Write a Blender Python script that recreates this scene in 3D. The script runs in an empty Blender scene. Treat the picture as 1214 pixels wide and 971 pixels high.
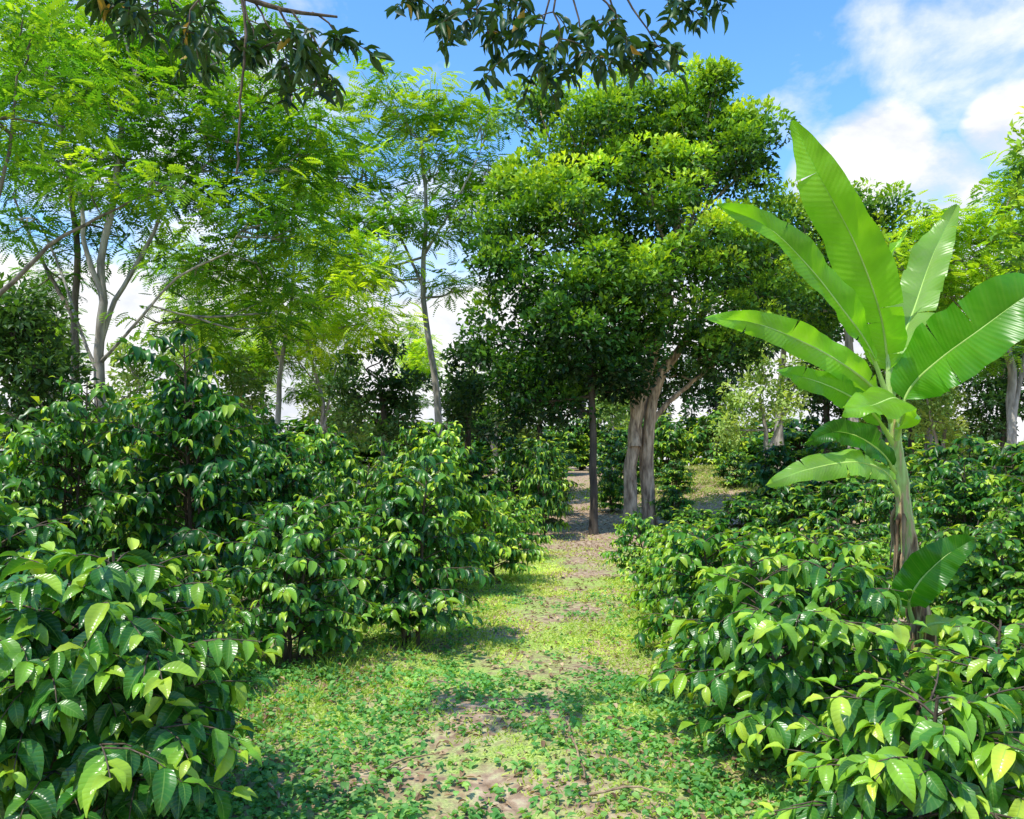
import bpy, math, random
import numpy as np
from mathutils import Vector
F=953.; CX=607.; HY=545.; CH=1.6
rng=np.random.default_rng(11); R=random.Random(5)
COL=bpy.context.scene.collection
def at(px,py,Y): return np.array([(px-CX)/F*Y, Y, CH-(py-HY)/F*Y])
def nrm(a): return a/np.maximum(np.linalg.norm(a,axis=-1,keepdims=True),1e-9)
def sst(a,b,x): t=np.clip((x-a)/(b-a),0,1); return t*t*(3-2*t)
def ground_h(x,y):
    x=np.asarray(x,float); y=np.asarray(y,float)
    h=1.05*sst(15,40,y)-7*sst(56,220,y)
    h=h+0.75*np.exp(-((x-7.0)/3.2)**2-((y-28)/6.)**2)
    near=np.exp(-(y/30.)**2)
    h=h+near*(0.035*np.sin(x*2.1+1)*np.sin(y*1.7)+0.015*np.sin(x*5.3+y*3.1)+0.01*np.sin(y*7.7-x*4.1))
    return h
def pathc(y): return np.interp(y,[0,3,5,7,10,14.5,20,30,45],[-.15,-.15,-.2,.2,.65,1.07,1.6,2.6,3.9])
def pathw(y): return np.interp(y,[0,3,5,7,10,14.5,20,30,45],[1.2,1.2,1.25,.95,.68,.75,.8,1.0,1.2])
def gat(px,py):
    Y=CH*F/(py-HY); return np.array([(px-CX)/F*Y,Y,float(ground_h((px-CX)/F*Y,Y))])
# ---------------------------------------------------------------- mesh helpers
def mesh_np(name,V,Q,mat,parent=None,tint=None,uv=None,smooth=True):
    me=bpy.data.meshes.new(name); V=np.asarray(V,np.float32); Q=np.asarray(Q,np.int32)
    me.vertices.add(len(V)); me.vertices.foreach_set('co',V.ravel())
    me.loops.add(Q.size); me.loops.foreach_set('vertex_index',Q.ravel())
    me.polygons.add(len(Q)); me.polygons.foreach_set('loop_start',np.arange(0,Q.size,4,dtype=np.int32))
    try: me.polygons.foreach_set('loop_total',np.full(len(Q),4,np.int32))
    except Exception: pass
    me.update(calc_edges=True)
    me.polygons.foreach_set('use_smooth',np.full(len(Q),smooth))
    if tint is not None:
        a=me.attributes.new('tint','FLOAT','POINT'); a.data.foreach_set('value',np.asarray(tint,np.float32))
    if uv is not None:
        l=me.uv_layers.new(name='UVMap'); l.data.foreach_set('uv',np.asarray(uv,np.float32)[Q.ravel()].ravel())
    me.materials.append(mat)
    o=bpy.data.objects.new(name,me); COL.objects.link(o)
    if parent: o.parent=parent
    return o
class Tubes:
    def __init__(s): s.V=[];s.Q=[];s.n=0
    def add(s,pts,rad,k=6,wob=0):
        pts=np.asarray(pts,float); rad=np.broadcast_to(np.asarray(rad,float),(len(pts),)).copy()
        T=nrm(np.gradient(pts,axis=0)); ref=np.array([0.13,0.97,0.2]) if abs(T[0][2])>.7 else np.array([0.,0.1,1.])
        A=nrm(np.cross(T,ref)); B=np.cross(T,A)
        an=np.arange(k)*2*math.pi/k
        rr=rad[:,None]*(1+wob*np.sin(3*an[None,:]+np.arange(len(pts))[:,None]*.5)+wob*.6*np.sin(5*an[None,:]-np.arange(len(pts))[:,None]*.3))
        V=pts[:,None]+rr[...,None]*(np.cos(an)[None,:,None]*A[:,None]+np.sin(an)[None,:,None]*B[:,None])
        s.V.append(V.reshape(-1,3)); m=len(pts)
        i=np.arange(m-1)[:,None]*k; j=np.arange(k)[None]; j2=(j+1)%k
        s.Q.append((np.stack([i+j,i+j2,i+k+j2,i+k+j],-1).reshape(-1,4))+s.n); s.n+=m*k
    def build(s,name,mat,parent=None): return mesh_np(name,np.concatenate(s.V),np.concatenate(s.Q),mat,parent)
def smooth_path(pts,n):
    pts=np.asarray(pts,float); m=len(pts)
    if m==2: return pts[0]+(pts[1]-pts[0])*np.linspace(0,1,n)[:,None]
    P=np.vstack([2*pts[0]-pts[1],pts,2*pts[-1]-pts[-2]]); out=[]
    for t in np.linspace(0,m-1-1e-6,n):
        i=int(t); f=t-i; a,b,c,d=P[i:i+4]
        out.append(.5*((2*b)+(c-a)*f+(2*a-5*b+4*c-d)*f*f+(3*b-a-3*c+d)*f**3))
    return np.array(out)
def leaf_template(nu,nv,arch,fold,ruff=0,pw=.8,ph=0):
    v=np.linspace(0,1,nv+1); u=np.linspace(-1,1,nu+1)
    w=np.maximum(np.sin(np.pi*np.minimum(v**pw,1))**.85,.03); w[np.isnan(w)]=.03
    a=arch*(v-.15); y=np.concatenate([[0],np.cumsum(np.cos((a[1:]+a[:-1])/2))/nv]); z=-np.concatenate([[0],np.cumsum(np.sin((a[1:]+a[:-1])/2))/nv])
    X=u[None]*w[:,None]*.5; Y=np.repeat(y[:,None],nu+1,1); Z=z[:,None]+fold*.19*np.abs(u)[None]*w[:,None]+ruff*np.sin(v*17+ph)[:,None]*(u**2)[None]*np.sign(u+.01)[None]
    V=np.stack([X,Y,Z],-1).reshape(-1,3); k=nu+1
    i=np.arange(nv)[:,None]*k; j=np.arange(nu)[None]
    Q=np.stack([i+j,i+j+1,i+k+j+1,i+k+j],-1).reshape(-1,4)
    UV=np.stack(np.broadcast_arrays((u[None]+1)/2,v[:,None]),-1).reshape(-1,2)
    return V,Q,UV
def frond_template(arch=.9,n=7,wd=.075,ln=.34):
    V=[];Q=[];UV=[]
    for k in range(1,n+1):
        t=k/n; a=arch*t; y=math.sin(a)/arch; z=-(1-math.cos(a))/arch
        L=ln*(math.sin(math.pi*min(1,t*.85+.12))*.8+.25)
        for s in (-1,1):
            d=np.array([s*.85,.45,-.22]); d/=np.linalg.norm(d); p=np.array([0,y,z]); q=np.array([0,wd,0.0])
            b=len(V); V+=[p,p+d*L*.5-q,p+d*L,p+d*L*.5+q]; Q.append([b,b+1,b+2,b+3] if s>0 else [b,b+3,b+2,b+1]); UV+=[[.5,0],[.3,.5],[.5,1],[.7,.5]]
    return np.array(V),np.array(Q),np.array(UV)
def leaves(name,tm,P,D,N,L,W,tint,mat,parent=None):
    P=np.asarray(P,float);D=nrm(np.asarray(D,float));N=np.asarray(N,float);L=np.asarray(L,float);W=np.asarray(W,float)
    S=nrm(np.cross(D,N)); N2=np.cross(S,D)
    TV=np.stack([t[0] for t in tm]); idx=rng.integers(len(tm),size=len(P)); T=TV[idx]; k=T.shape[1]
    V=P[:,None]+T[...,0:1]*W[:,None,None]*S[:,None]+T[...,1:2]*L[:,None,None]*D[:,None]+T[...,2:3]*L[:,None,None]*N2[:,None]
    Q=(tm[0][1][None]+(np.arange(len(P))*k)[:,None,None]).reshape(-1,4)
    return mesh_np(name,V.reshape(-1,3),Q,mat,parent,np.repeat(tint,k),np.tile(tm[0][2],(len(P),1)))
T_HI=[leaf_template(4,7,a,f,r,.82,ph) for a,f,r,ph in ((.9,.7,.02,0),(1.4,.5,.025,2),(.5,.9,.02,4),(1.1,.3,.03,1))]
T_MID=[leaf_template(2,4,a,f,0,.82) for a,f in ((.9,.7),(1.4,.5),(.5,.9))]
T_LO=[leaf_template(2,2,a,f,0,.85) for a,f in ((.8,.6),(.4,.9))]
T_FR=[frond_template(a) for a in (.7,1.2,.4)]
T_BL=[leaf_template(1,3,a,0,0,.45) for a in (.4,1.0,1.5)]
# ---------------------------------------------------------------- materials
def mk(name):
    m=bpy.data.materials.new(name); m.use_nodes=True; n=m.node_tree.nodes; n.clear(); return m,n,m.node_tree.links
def math_n(n,l,op,a,b=None,c=None):
    x=n.new('ShaderNodeMath'); x.operation=op
    for i,v in enumerate((a,b,c)):
        if v is None: continue
        if isinstance(v,(int,float)): x.inputs[i].default_value=v
        else: l.new(v,x.inputs[i])
    return x.outputs[0]
def mixc(n,l,fac,a,b,bt='MIX'):
    x=n.new('ShaderNodeMix'); x.data_type='RGBA'; x.blend_type=bt
    for s,v in ((x.inputs[0],fac),(x.inputs[6],a),(x.inputs[7],b)):
        if isinstance(v,(int,float)): s.default_value=v
        elif isinstance(v,tuple): s.default_value=(*v,1)
        else: l.new(v,s)
    return x.outputs[2]
def ramp(n,l,fac,stops):
    x=n.new('ShaderNodeValToRGB'); e=x.color_ramp.elements
    while len(e)<len(stops): e.new(.5)
    for k,(p,c) in enumerate(stops): e[k].position=p; e[k].color=(*c,1)
    l.new(fac,x.inputs[0]); return x.outputs[0]
def leaf_mat(name,stops,rough=.35,trans=.3,veins=0,under=.25,spec=.4,banana=False,vary=.5):
    m,n,l=mk(name); out=n.new('ShaderNodeOutputMaterial')
    at_=n.new('ShaderNodeAttribute'); at_.attribute_name='tint'
    col=ramp(n,l,at_.outputs['Fac'],stops)
    tc=n.new('ShaderNodeTexCoord'); nz=n.new('ShaderNodeTexNoise'); nz.inputs['Scale'].default_value=(2.5 if banana else 9) if veins else 1.2; l.new(tc.outputs['Object'],nz.inputs['Vector'])
    oi=n.new('ShaderNodeObjectInfo')
    hs=n.new('ShaderNodeHueSaturation'); l.new(col,hs.inputs['Color']); v=math_n(n,l,'MULTIPLY_ADD',nz.outputs[0],1.3,.35); v=math_n(n,l,'MULTIPLY',v,math_n(n,l,'MULTIPLY_ADD',oi.outputs['Random'],vary,1-vary/2)); l.new(v,hs.inputs['Value'])
    l.new(math_n(n,l,'MULTIPLY_ADD',oi.outputs['Random'],-.025*vary*2,.5+.008*vary*2),hs.inputs['Hue']); col=hs.outputs[0]
    p=n.new('ShaderNodeBsdfPrincipled')
    if veins:
        uv=n.new('ShaderNodeUVMap'); sx=n.new('ShaderNodeSeparateXYZ'); l.new(uv.outputs[0],sx.inputs[0])
        au=math_n(n,l,'ABSOLUTE',math_n(n,l,'MULTIPLY_ADD',sx.outputs[0],2,-1))
        if banana:
            q=math_n(n,l,'SUBTRACT',sx.outputs[1],math_n(n,l,'MULTIPLY',au,.05))
            w=math_n(n,l,'ADD',math_n(n,l,'SINE',math_n(n,l,'MULTIPLY',q,310)),math_n(n,l,'SINE',math_n(n,l,'MULTIPLY',q,87)))
            w=math_n(n,l,'MULTIPLY',w,.5); vf=.14; mr=math_n(n,l,'LESS_THAN',au,.0)
        else:
            w=math_n(n,l,'SINE',math_n(n,l,'MULTIPLY',math_n(n,l,'SUBTRACT',sx.outputs[1],math_n(n,l,'MULTIPLY',au,.16)),58)); mr=math_n(n,l,'LESS_THAN',au,.06)
            w=math_n(n,l,'POWER',math_n(n,l,'MULTIPLY_ADD',w,.5,.5),4); vf=.12
        col=mixc(n,l,math_n(n,l,'MULTIPLY',mr,.5),col,(.25,.42,.08))
        col=mixc(n,l,math_n(n,l,'MAXIMUM',math_n(n,l,'MULTIPLY',w,vf),0),col,(.25,.42,.07))
        bp=n.new('ShaderNodeBump'); bp.inputs['Strength'].default_value=.15 if not banana else .2; bp.inputs['Distance'].default_value=.006; l.new(w,bp.inputs['Height']); bp.invert=not banana
        l.new(bp.outputs[0],p.inputs['Normal'])
    g=n.new('ShaderNodeNewGeometry')
    col2=mixc(n,l,math_n(n,l,'MULTIPLY',g.outputs['Backfacing'],under),col,(.18,.32,.10))
    l.new(col2,p.inputs['Base Color']); p.inputs['Roughness'].default_value=rough; p.inputs['Specular IOR Level'].default_value=spec
    t=n.new('ShaderNodeBsdfTranslucent'); tcx=mixc(n,l,1.0,col,(1.9,1.75,.4),'MULTIPLY'); l.new(tcx,t.inputs[0])
    mx=n.new('ShaderNodeMixShader'); mx.inputs[0].default_value=trans; l.new(p.outputs[0],mx.inputs[1]); l.new(t.outputs[0],mx.inputs[2]); l.new(mx.outputs[0],out.inputs[0])
    return m
def bark_mat(name,a,b,scale=6,strength=.6):
    m,n,l=mk(name); out=n.new('ShaderNodeOutputMaterial'); p=n.new('ShaderNodeBsdfPrincipled'); tc=n.new('ShaderNodeTexCoord')
    mp=n.new('ShaderNodeMapping'); mp.inputs['Scale'].default_value=(scale,scale,scale*.25); l.new(tc.outputs['Object'],mp.inputs[0])
    z=n.new('ShaderNodeTexNoise'); z.inputs['Scale'].default_value=1.5; z.inputs['Detail'].default_value=8; l.new(mp.outputs[0],z.inputs['Vector'])
    c=ramp(n,l,z.outputs[0],[(.35,a),(.65,b)]); l.new(c,p.inputs['Base Color']); p.inputs['Roughness'].default_value=.9
    bp=n.new('ShaderNodeBump'); bp.inputs['Strength'].default_value=strength; bp.inputs['Distance'].default_value=.05; l.new(z.outputs[0],bp.inputs['Height']); l.new(bp.outputs[0],p.inputs['Normal']); l.new(p.outputs[0],out.inputs[0]); return m
M={}
cof=[(0,(.014,.068,.014)),(.5,(.055,.21,.022)),(.78,(.22,.45,.032)),(1,(.52,.66,.06))]
M['cof_hi']=leaf_mat('coffee_leaf_near',cof,.27,.26,1,.25,.48,vary=.3)
M['cof']=leaf_mat('coffee_leaf',cof,.33,.28,spec=.38,vary=.5)
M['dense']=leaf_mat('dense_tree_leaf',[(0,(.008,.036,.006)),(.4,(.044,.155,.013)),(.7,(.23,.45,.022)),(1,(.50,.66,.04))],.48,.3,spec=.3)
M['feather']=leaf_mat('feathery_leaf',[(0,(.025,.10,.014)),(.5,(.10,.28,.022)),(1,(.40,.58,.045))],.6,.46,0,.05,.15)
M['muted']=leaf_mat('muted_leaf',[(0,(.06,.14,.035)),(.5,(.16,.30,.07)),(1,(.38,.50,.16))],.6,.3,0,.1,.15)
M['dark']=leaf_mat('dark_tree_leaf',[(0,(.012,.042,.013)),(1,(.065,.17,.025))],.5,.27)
M['over']=leaf_mat('overhanging_leaf',[(0,(.008,.032,.009)),(.9,(.025,.085,.012)),(1,(.45,.28,.04))],.45,.2)
M['ban']=leaf_mat('banana_leaf',[(0,(.025,.13,.012)),(.5,(.09,.32,.015)),(.8,(.22,.50,.03)),(1,(.33,.50,.18))],.3,.52,1,.2,.45,True,vary=.3)
M['grass']=leaf_mat('grass_blade',[(0,(.14,.27,.04)),(.5,(.38,.54,.08)),(1,(.64,.71,.22))],.65,.37,0,.1,.15,vary=0)
M['drygrass']=leaf_mat('dry_grass_blade',[(0,(.20,.30,.07)),(1,(.48,.52,.18))],.8,.3,0,.1,.1,vary=0)
M['weed']=leaf_mat('weed_leaf',[(0,(.04,.17,.04)),(.6,(.13,.36,.07)),(1,(.36,.56,.13))],.5,.33,vary=0)
M['litter']=leaf_mat('dry_leaf',[(0,(.09,.05,.03)),(.5,(.26,.16,.085)),(1,(.54,.40,.24))],.8,.1,0,0,.2,vary=0)
M['bark_pale']=bark_mat('pale_bark',(.17,.15,.12),(.46,.42,.35))
M['bark_mid']=bark_mat('brown_bark',(.08,.065,.05),(.24,.20,.155))
M['bark_twist']=bark_mat('twisted_bark',(.17,.12,.08),(.62,.48,.33),9,1)
M['bark_dark']=bark_mat('dark_bark',(.035,.027,.02),(.11,.09,.065))
M['twig']=bark_mat('twig_bark',(.05,.035,.022),(.15,.11,.07),20)
M['rib']=bark_mat('banana_midrib',(.34,.52,.10),(.50,.66,.19),6,.1)
M['dry']=bark_mat('dry_sheath',(.12,.07,.035),(.46,.32,.18),12,.5)
def stem_mat():
    m,n,l=mk('banana_stem'); out=n.new('ShaderNodeOutputMaterial'); p=n.new('ShaderNodeBsdfPrincipled'); tc=n.new('ShaderNodeTexCoord')
    s=n.new('ShaderNodeSeparateXYZ'); l.new(tc.outputs['Object'],s.inputs[0])
    mp=n.new('ShaderNodeMapping'); mp.inputs['Scale'].default_value=(30,30,5); l.new(tc.outputs['Object'],mp.inputs[0])
    z=n.new('ShaderNodeTexNoise'); z.inputs['Detail'].default_value=6; l.new(mp.outputs[0],z.inputs['Vector']); z.inputs['Scale'].default_value=1
    f=math_n(n,l,'ADD',s.outputs[2],math_n(n,l,'MULTIPLY_ADD',z.outputs[0],3.8,-1.95))
    f=math_n(n,l,'DIVIDE',f,2.2)
    c=ramp(n,l,f,[(.05,(.06,.032,.02)),(.30,(.22,.12,.06)),(.47,(.52,.38,.20)),(.57,(.30,.38,.10)),(.8,(.42,.58,.18))])
    l.new(c,p.inputs['Base Color']); p.inputs['Roughness'].default_value=.5
    bp=n.new('ShaderNodeBump'); bp.inputs['Strength'].default_value=.7; bp.inputs['Distance'].default_value=.02; l.new(z.outputs[0],bp.inputs['Height']); l.new(bp.outputs[0],p.inputs['Normal']); l.new(p.outputs[0],out.inputs[0]); return m
M['bstem']=stem_mat()
def ground_mat():
    m,n,l=mk('ground_soil_grass'); out=n.new('ShaderNodeOutputMaterial'); p=n.new('ShaderNodeBsdfPrincipled'); tc=n.new('ShaderNodeTexCoord')
    def nz(s,d=8):
        z=n.new('ShaderNodeTexNoise'); z.inputs['Scale'].default_value=s; z.inputs['Detail'].default_value=d; l.new(tc.outputs['Object'],z.inputs['Vector']); return z.outputs[0]
    a=nz(1.1); b=nz(14); c3=nz(70,4); sx=n.new('ShaderNodeSeparateXYZ'); l.new(tc.outputs['Object'],sx.inputs[0])
    soil=ramp(n,l,b,[(.3,(.19,.125,.08)),(.5,(.38,.265,.17)),(.7,(.60,.47,.33))])
    gr=ramp(n,l,c3,[(.35,(.16,.27,.05)),(.65,(.48,.58,.15))])
    far=n.new('ShaderNodeMapRange'); far.inputs[1].default_value=12; far.inputs[2].default_value=17; far.inputs[3].default_value=.0; far.inputs[4].default_value=.13; l.new(sx.outputs[1],far.inputs[0])
    f0=math_n(n,l,'SUBTRACT',math_n(n,l,'MULTIPLY_ADD',b,.35,math_n(n,l,'MULTIPLY',a,.75)),far.outputs[0])
    f=ramp(n,l,f0,[(.50,(0,0,0)),(.64,(1,1,1))])
    c=mixc(n,l,f,soil,gr); l.new(c,p.inputs['Base Color']); p.inputs['Roughness'].default_value=.95; p.inputs['Specular IOR Level'].default_value=.1
    bp=n.new('ShaderNodeBump'); bp.inputs['Strength'].default_value=.5; bp.inputs['Distance'].default_value=.015; l.new(math_n(n,l,'ADD',b,c3),bp.inputs['Height']); l.new(bp.outputs[0],p.inputs['Normal']); l.new(p.outputs[0],out.inputs[0]); return m
M['ground']=ground_mat()
def empty(name,loc,label,cat,group=None,rz=0,sc=1):
    o=bpy.data.objects.new(name,None); COL.objects.link(o); o.location=loc; o.rotation_euler=(0,0,rz); o.scale=(sc,)*3 if np.isscalar(sc) else sc
    o.empty_display_size=.2; o['label']=label; o['category']=cat
    if group: o['group']=group
    return o
def copy_thing(src,loc,rz,sc,label,group=None):
    c=src.copy(); COL.objects.link(c); c.location=loc; c.rotation_euler=(0,0,rz); c.scale=(sc,)*3 if np.isscalar(sc) else sc; c['label']=label
    if group: c['group']=group
    elif 'group' in c: del c['group']
    for ch in list(src.children):
        d=ch.copy(); COL.objects.link(d); d.parent=c
        for g in ch.children: e=g.copy(); COL.objects.link(e); e.parent=d
    return c
# ---------------------------------------------------------------- ground
def make_ground():
    xs=np.concatenate([-np.geomspace(6,500,40)[::-1],np.arange(-5.85,5.9,.15),np.geomspace(6,500,40)])
    ys=np.concatenate([-np.geomspace(2,60,12)[::-1],np.arange(-1.85,20,.15),np.arange(20,46,.5),np.geomspace(46.5,900,50)])
    X,Y=np.meshgrid(xs,ys); Z=ground_h(X,Y)
    V=np.stack([X,Y,Z],-1).reshape(-1,3); k=len(xs)
    i=np.arange(len(ys)-1)[:,None]*k; j=np.arange(k-1)[None]
    Q=np.stack([i+j,i+j+1,i+k+j+1,i+k+j],-1).reshape(-1,4)
    c=V[Q].mean(1); pm=(np.abs(c[:,0]-pathc(c[:,1]))<pathw(c[:,1]))&(c[:,1]>-1)&(c[:,1]<45)
    for nm,mask in (('ground',~pm),('path',pm)):
        q=Q[mask]; u,inv=np.unique(q,return_inverse=True)
        o=mesh_np(nm,V[u],inv.reshape(q.shape),M['ground']); o['kind']='structure'
        o['label']={'ground':'reddish brown plantation soil with patchy grass under the coffee bushes','path':'straight grassy path with bare earth patches running between the coffee rows'}[nm]; o['category']=nm
make_ground()
def patch(x,y): return .5+.25*(np.sin(x*1.9+y*.7+.5)*np.sin(y*1.3-x*.6)+np.sin(x*4.3+2)*np.sin(y*3.1+x)*.6+np.sin(x*9+y*5)*.3)
def scatter(n,x0,x1,y0,y1,keep):
    y=y0+(y1-y0)*rng.random(n)**1.5; x=x0+(x1-x0)*rng.random(n); x=x+pathc(y)
    m=rng.random(n)<keep(x,y); x=x[m];y=y[m]; return np.stack([x,y,ground_h(x,y)],-1)
def side(x,y): return np.abs(x-pathc(y))/pathw(y)
def bare(x,y): return np.exp(-((x-pathc(y)-.1-.22*np.sin(y*1.3))/.34)**2)*(.6+.4*np.sin(y*2.3+x*3))
def stuff(o,label,cat): o['kind']='stuff'; o['label']=label; o['category']=cat
# grass
P=scatter(215000,-2.4,2.4,3.2,17,lambda x,y: np.clip((patch(x,y)-.35+.12*sst(5.5,7.0,y)-.08*sst(9,13,y)-.36*bare(x,y))*2.4,0.02,1)*np.where(side(x,y)>1.2,.5,1)*np.clip((15.5-y)/5,.05,1)*np.clip(.35+(y-4)*.25,.3,1))
n=len(P); D=nrm(rng.normal(size=(n,3))*[.7,.7,0]+[0,0,.6]); N=rng.normal(size=(n,3))+[0,0,.5]; s=side(P[:,0],P[:,1])
L=(.018+.028*rng.random(n))*(1+.6*np.clip(s-.9,0,1))*(1+P[:,1]*.03)
stuff(leaves('grass',T_BL,P,D,N,L,.006+.003*P[:,1]*.35+0*L,np.clip(.3+.65*rng.random(n)+.025*P[:,1]-.15*s,0,1),M['grass']),'short yellow green grass growing along the path','grass')
n=9000; x=5.8+rng.normal(size=n)*1.9; y=25.5+rng.normal(size=n)*2.4; P=np.stack([x,y,ground_h(x,y)],-1)
stuff(leaves('mound_grass',T_BL,P,rng.normal(size=(n,3))*[.7,.7,0]+[0,0,.5],rng.normal(size=(n,3))+[0,0,.5],.06+.1*rng.random(n),np.full(n,.04),rng.random(n),M['drygrass']),'pale grass on the low mound right of the twisted trunks','grass')
# weeds
C=scatter(10500,-2.6,2.4,3.0,10,lambda x,y: np.clip((1.12-patch(x,y)*1.15)+.5*(side(x,y)-.6)-.42*bare(x,y),.08,1)*np.where(y<6.0,1,.2))
m=7; n=len(C)*m; hh=np.repeat(.015+.06*rng.random(len(C)),m); an=rng.random(n)*6.283; P=np.repeat(C,m,0); rr=.01+.035*rng.random(n)
P=P+np.stack([np.cos(an)*rr,np.sin(an)*rr,hh*(.4+.6*rng.random(n))],-1); D=np.stack([np.cos(an),np.sin(an),rng.normal(size=n)*.3],-1)
stuff(leaves('ground_cover',T_MID,P,D,rng.normal(size=(n,3))*.3+[0,0,1],.026+.03*rng.random(n),.018+.018*rng.random(n),np.clip(.2+.45*np.repeat(rng.random(len(C)),m)+.35*rng.random(n),0,1),M['weed']),'low broad leaved weeds carpeting the foreground','weeds')
cs=[gat(390,800),gat(420,790),gat(560,745),gat(300,860),gat(345,830),gat(470,775),gat(800,840)]
P=[];D=[];L=[]
for c in cs:
    for k in range(70):
        a=R.random()*6.28; r=R.random()**.7*.22; p=c+np.array([math.cos(a)*r,math.sin(a)*r,0]); P.append(p); D.append([math.cos(a)*.5+R.gauss(0,.3),math.sin(a)*.5+R.gauss(0,.3),1]); L.append(R.uniform(.06,.17))
n=len(P); stuff(leaves('tall_grass',T_BL,P,D,rng.normal(size=(n,3))+[0,0,.3],L,np.full(n,.009),.1+.4*rng.random(n),M['grass']),'longer grass tufts along the path edges','grass')
P=scatter(18000,-3.5,3.5,2.8,24,lambda x,y: np.where((side(x,y)>1)|(y>13),.9,.4+.5*bare(x,y))); n=len(P); P[:,2]+=.008+.02*rng.random(n)
stuff(leaves('leaf_litter',T_MID,P,rng.normal(size=(n,3))*[1,1,.12],rng.normal(size=(n,3))*.25+[0,0,1],.02+.05*rng.random(n),.010+.02*rng.random(n),rng.random(n),M['litter']),'fallen dry brown leaves scattered on the soil','fallen leaves')
for pts,r,lab in (([(672,862),(680,895),(694,940)],.009,'long pale crooked stick lying on the path in the foreground'),
                  ([(318,935),(330,955),(338,968)],.009,'short stick on bare soil at the bottom edge beside the left bush'),
                  ([(700,958),(750,950),(800,956)],.007,'thin dark twig lying across the path at the bottom edge'),
                  ([(590,842),(640,838)],.005,'small dry twig lying crosswise in the middle of the path'),
                  ([(455,925),(480,905),(520,900)],.006,'bent dry twig in the weeds left of the long pale stick')):
    p=np.array([gat(*q) for q in pts]); c=p.mean(0); t=Tubes(); q=smooth_path(p,9)-c; q[:,2]=ground_h(q[:,0]+c[0],q[:,1]+c[1])-c[2]+r*1.2+.035; q[:,:2]+=rng.normal(size=(9,2))*.006
    t.add(q,np.linspace(r,r*.5,9),6,.1); o=t.build('stick',M['dry']); o.location=c; o['label']=lab; o['category']='stick'
# ---------------------------------------------------------------- coffee bushes
def coffee(H,Rd,seed,leafL,tm,mat,nst=3,sp=.09,label='',loc=(0,0,0),young=.16,name='coffee_bush',shift=0):
    r=random.Random(seed); root=empty(name,loc,label,'coffee bush'); tb=Tubes(); P=[];D=[];N=[];L=[];Tn=[]
    def leafs_along(pts,s0,step,tipyoung):
        seg=np.linalg.norm(np.diff(pts,axis=0),axis=1); ln=seg.sum(); k=max(2,int(ln*(1-s0)/step))
        for i in range(k+1):
            s=s0+(1-s0)*i/k; f=s*(len(pts)-1); a=min(int(f),len(pts)-2); p=pts[a]+(pts[a+1]-pts[a])*(f-a); d=nrm(pts[a+1]-pts[a])
            h=np.array([-d[1],d[0],0]); hn=np.linalg.norm(h); h=h/hn if hn>1e-3 else np.array([1.,0,0])
            last=(i==k)
            for sg in (-1,1):
                if r.random()<.06: continue
                dd=d*(.9 if last else .55)+h*sg*(.45 if last else .85)+np.array([r.gauss(0,.18),r.gauss(0,.18),(.15 if last else -.6)+r.gauss(0,.28)])
                P.append(p);D.append(dd);N.append([r.gauss(0,.25)+d[0]*.3,r.gauss(0,.25)+d[1]*.3,1]); q=leafL*r.uniform(.65,1.2)
                y=tipyoung and s>.8 and r.random()<.75
                if last: q*=.7
                L.append(q); Tn.append(r.uniform(.68,1) if y else r.uniform(.0,.6)+(.12*s if r.random()<.5 else 0)+shift)
    for st in range(nst):
        a=r.random()*6.28; b=np.array([math.cos(a),math.sin(a),0])*.06; lean=Rd*.35*r.random(); hh=H*r.uniform(.72,.95)if st else H
        sp_=np.array([b*(1+0)+np.array([math.cos(a)*lean*t,math.sin(a)*lean*t,hh*t]) for t in np.linspace(0,1,7)]); sp_[0][2]=-.05
        sp_[1:-1,:2]+=np.array([[r.gauss(0,.012),r.gauss(0,.012)] for _ in range(5)])
        tb.add(sp_,np.linspace(.022,.006,7),6,.05)
        z=.10*H+.05; an=r.random()*6.28
        while z<hh*.98:
            t=z/hh; c=np.array([np.interp(z,sp_[:,2],sp_[:,0]),np.interp(z,sp_[:,2],sp_[:,1]),z]); prof=(1-t**2.8)*.9+.18; prof*=.72+.28*min(1,t/.25)
            for k in range(2):
                aa=an+k*math.pi+r.gauss(0,.3); ln=Rd*prof*r.uniform(.55,1.2); dr=r.uniform(.35,.6)
                S=np.linspace(0,1,6); bend=r.gauss(0,.25)
                pts=np.array([c+np.array([math.cos(aa+bend*s)*ln*s,math.sin(aa+bend*s)*ln*s,ln*((.45+.5*t)*s-dr*s*s)]) for s in S])
                pts[:,2]=np.maximum(pts[:,2],.04)
                tb.add(pts,np.linspace(.006,.002,6),4); leafs_along(pts,.3,leafL*.47,r.random()<young*5)
                for q in range(2 if ln>.35 else 1):
                    f=r.uniform(.35,.8); i=int(f*5); p0=pts[i]; a2=aa+r.choice((-1,1))*r.uniform(.5,.9); l2=ln*r.uniform(.3,.5)
                    pt=np.array([p0+np.array([math.cos(a2)*l2*s,math.sin(a2)*l2*s,l2*(.25*s-.5*s*s)]) for s in np.linspace(0,1,4)]); pt[:,2]=np.maximum(pt[:,2],.03)
                    tb.add(pt,np.linspace(.004,.002,4),4); leafs_along(pt,.35,leafL*.5,r.random()<young*4)
            an+=math.pi/2+r.gauss(0,.3); z+=sp*r.uniform(.8,1.2)
    tb.build('stem',M['twig'],root); L=np.array(L); leaves('foliage',tm,P,D,N,L,L*.45,np.clip(Tn,0,1),mat,root); return root
def gpos(px,Y): x=(px-CX)/F*Y; return (x,Y,float(ground_h(x,Y)))
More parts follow.
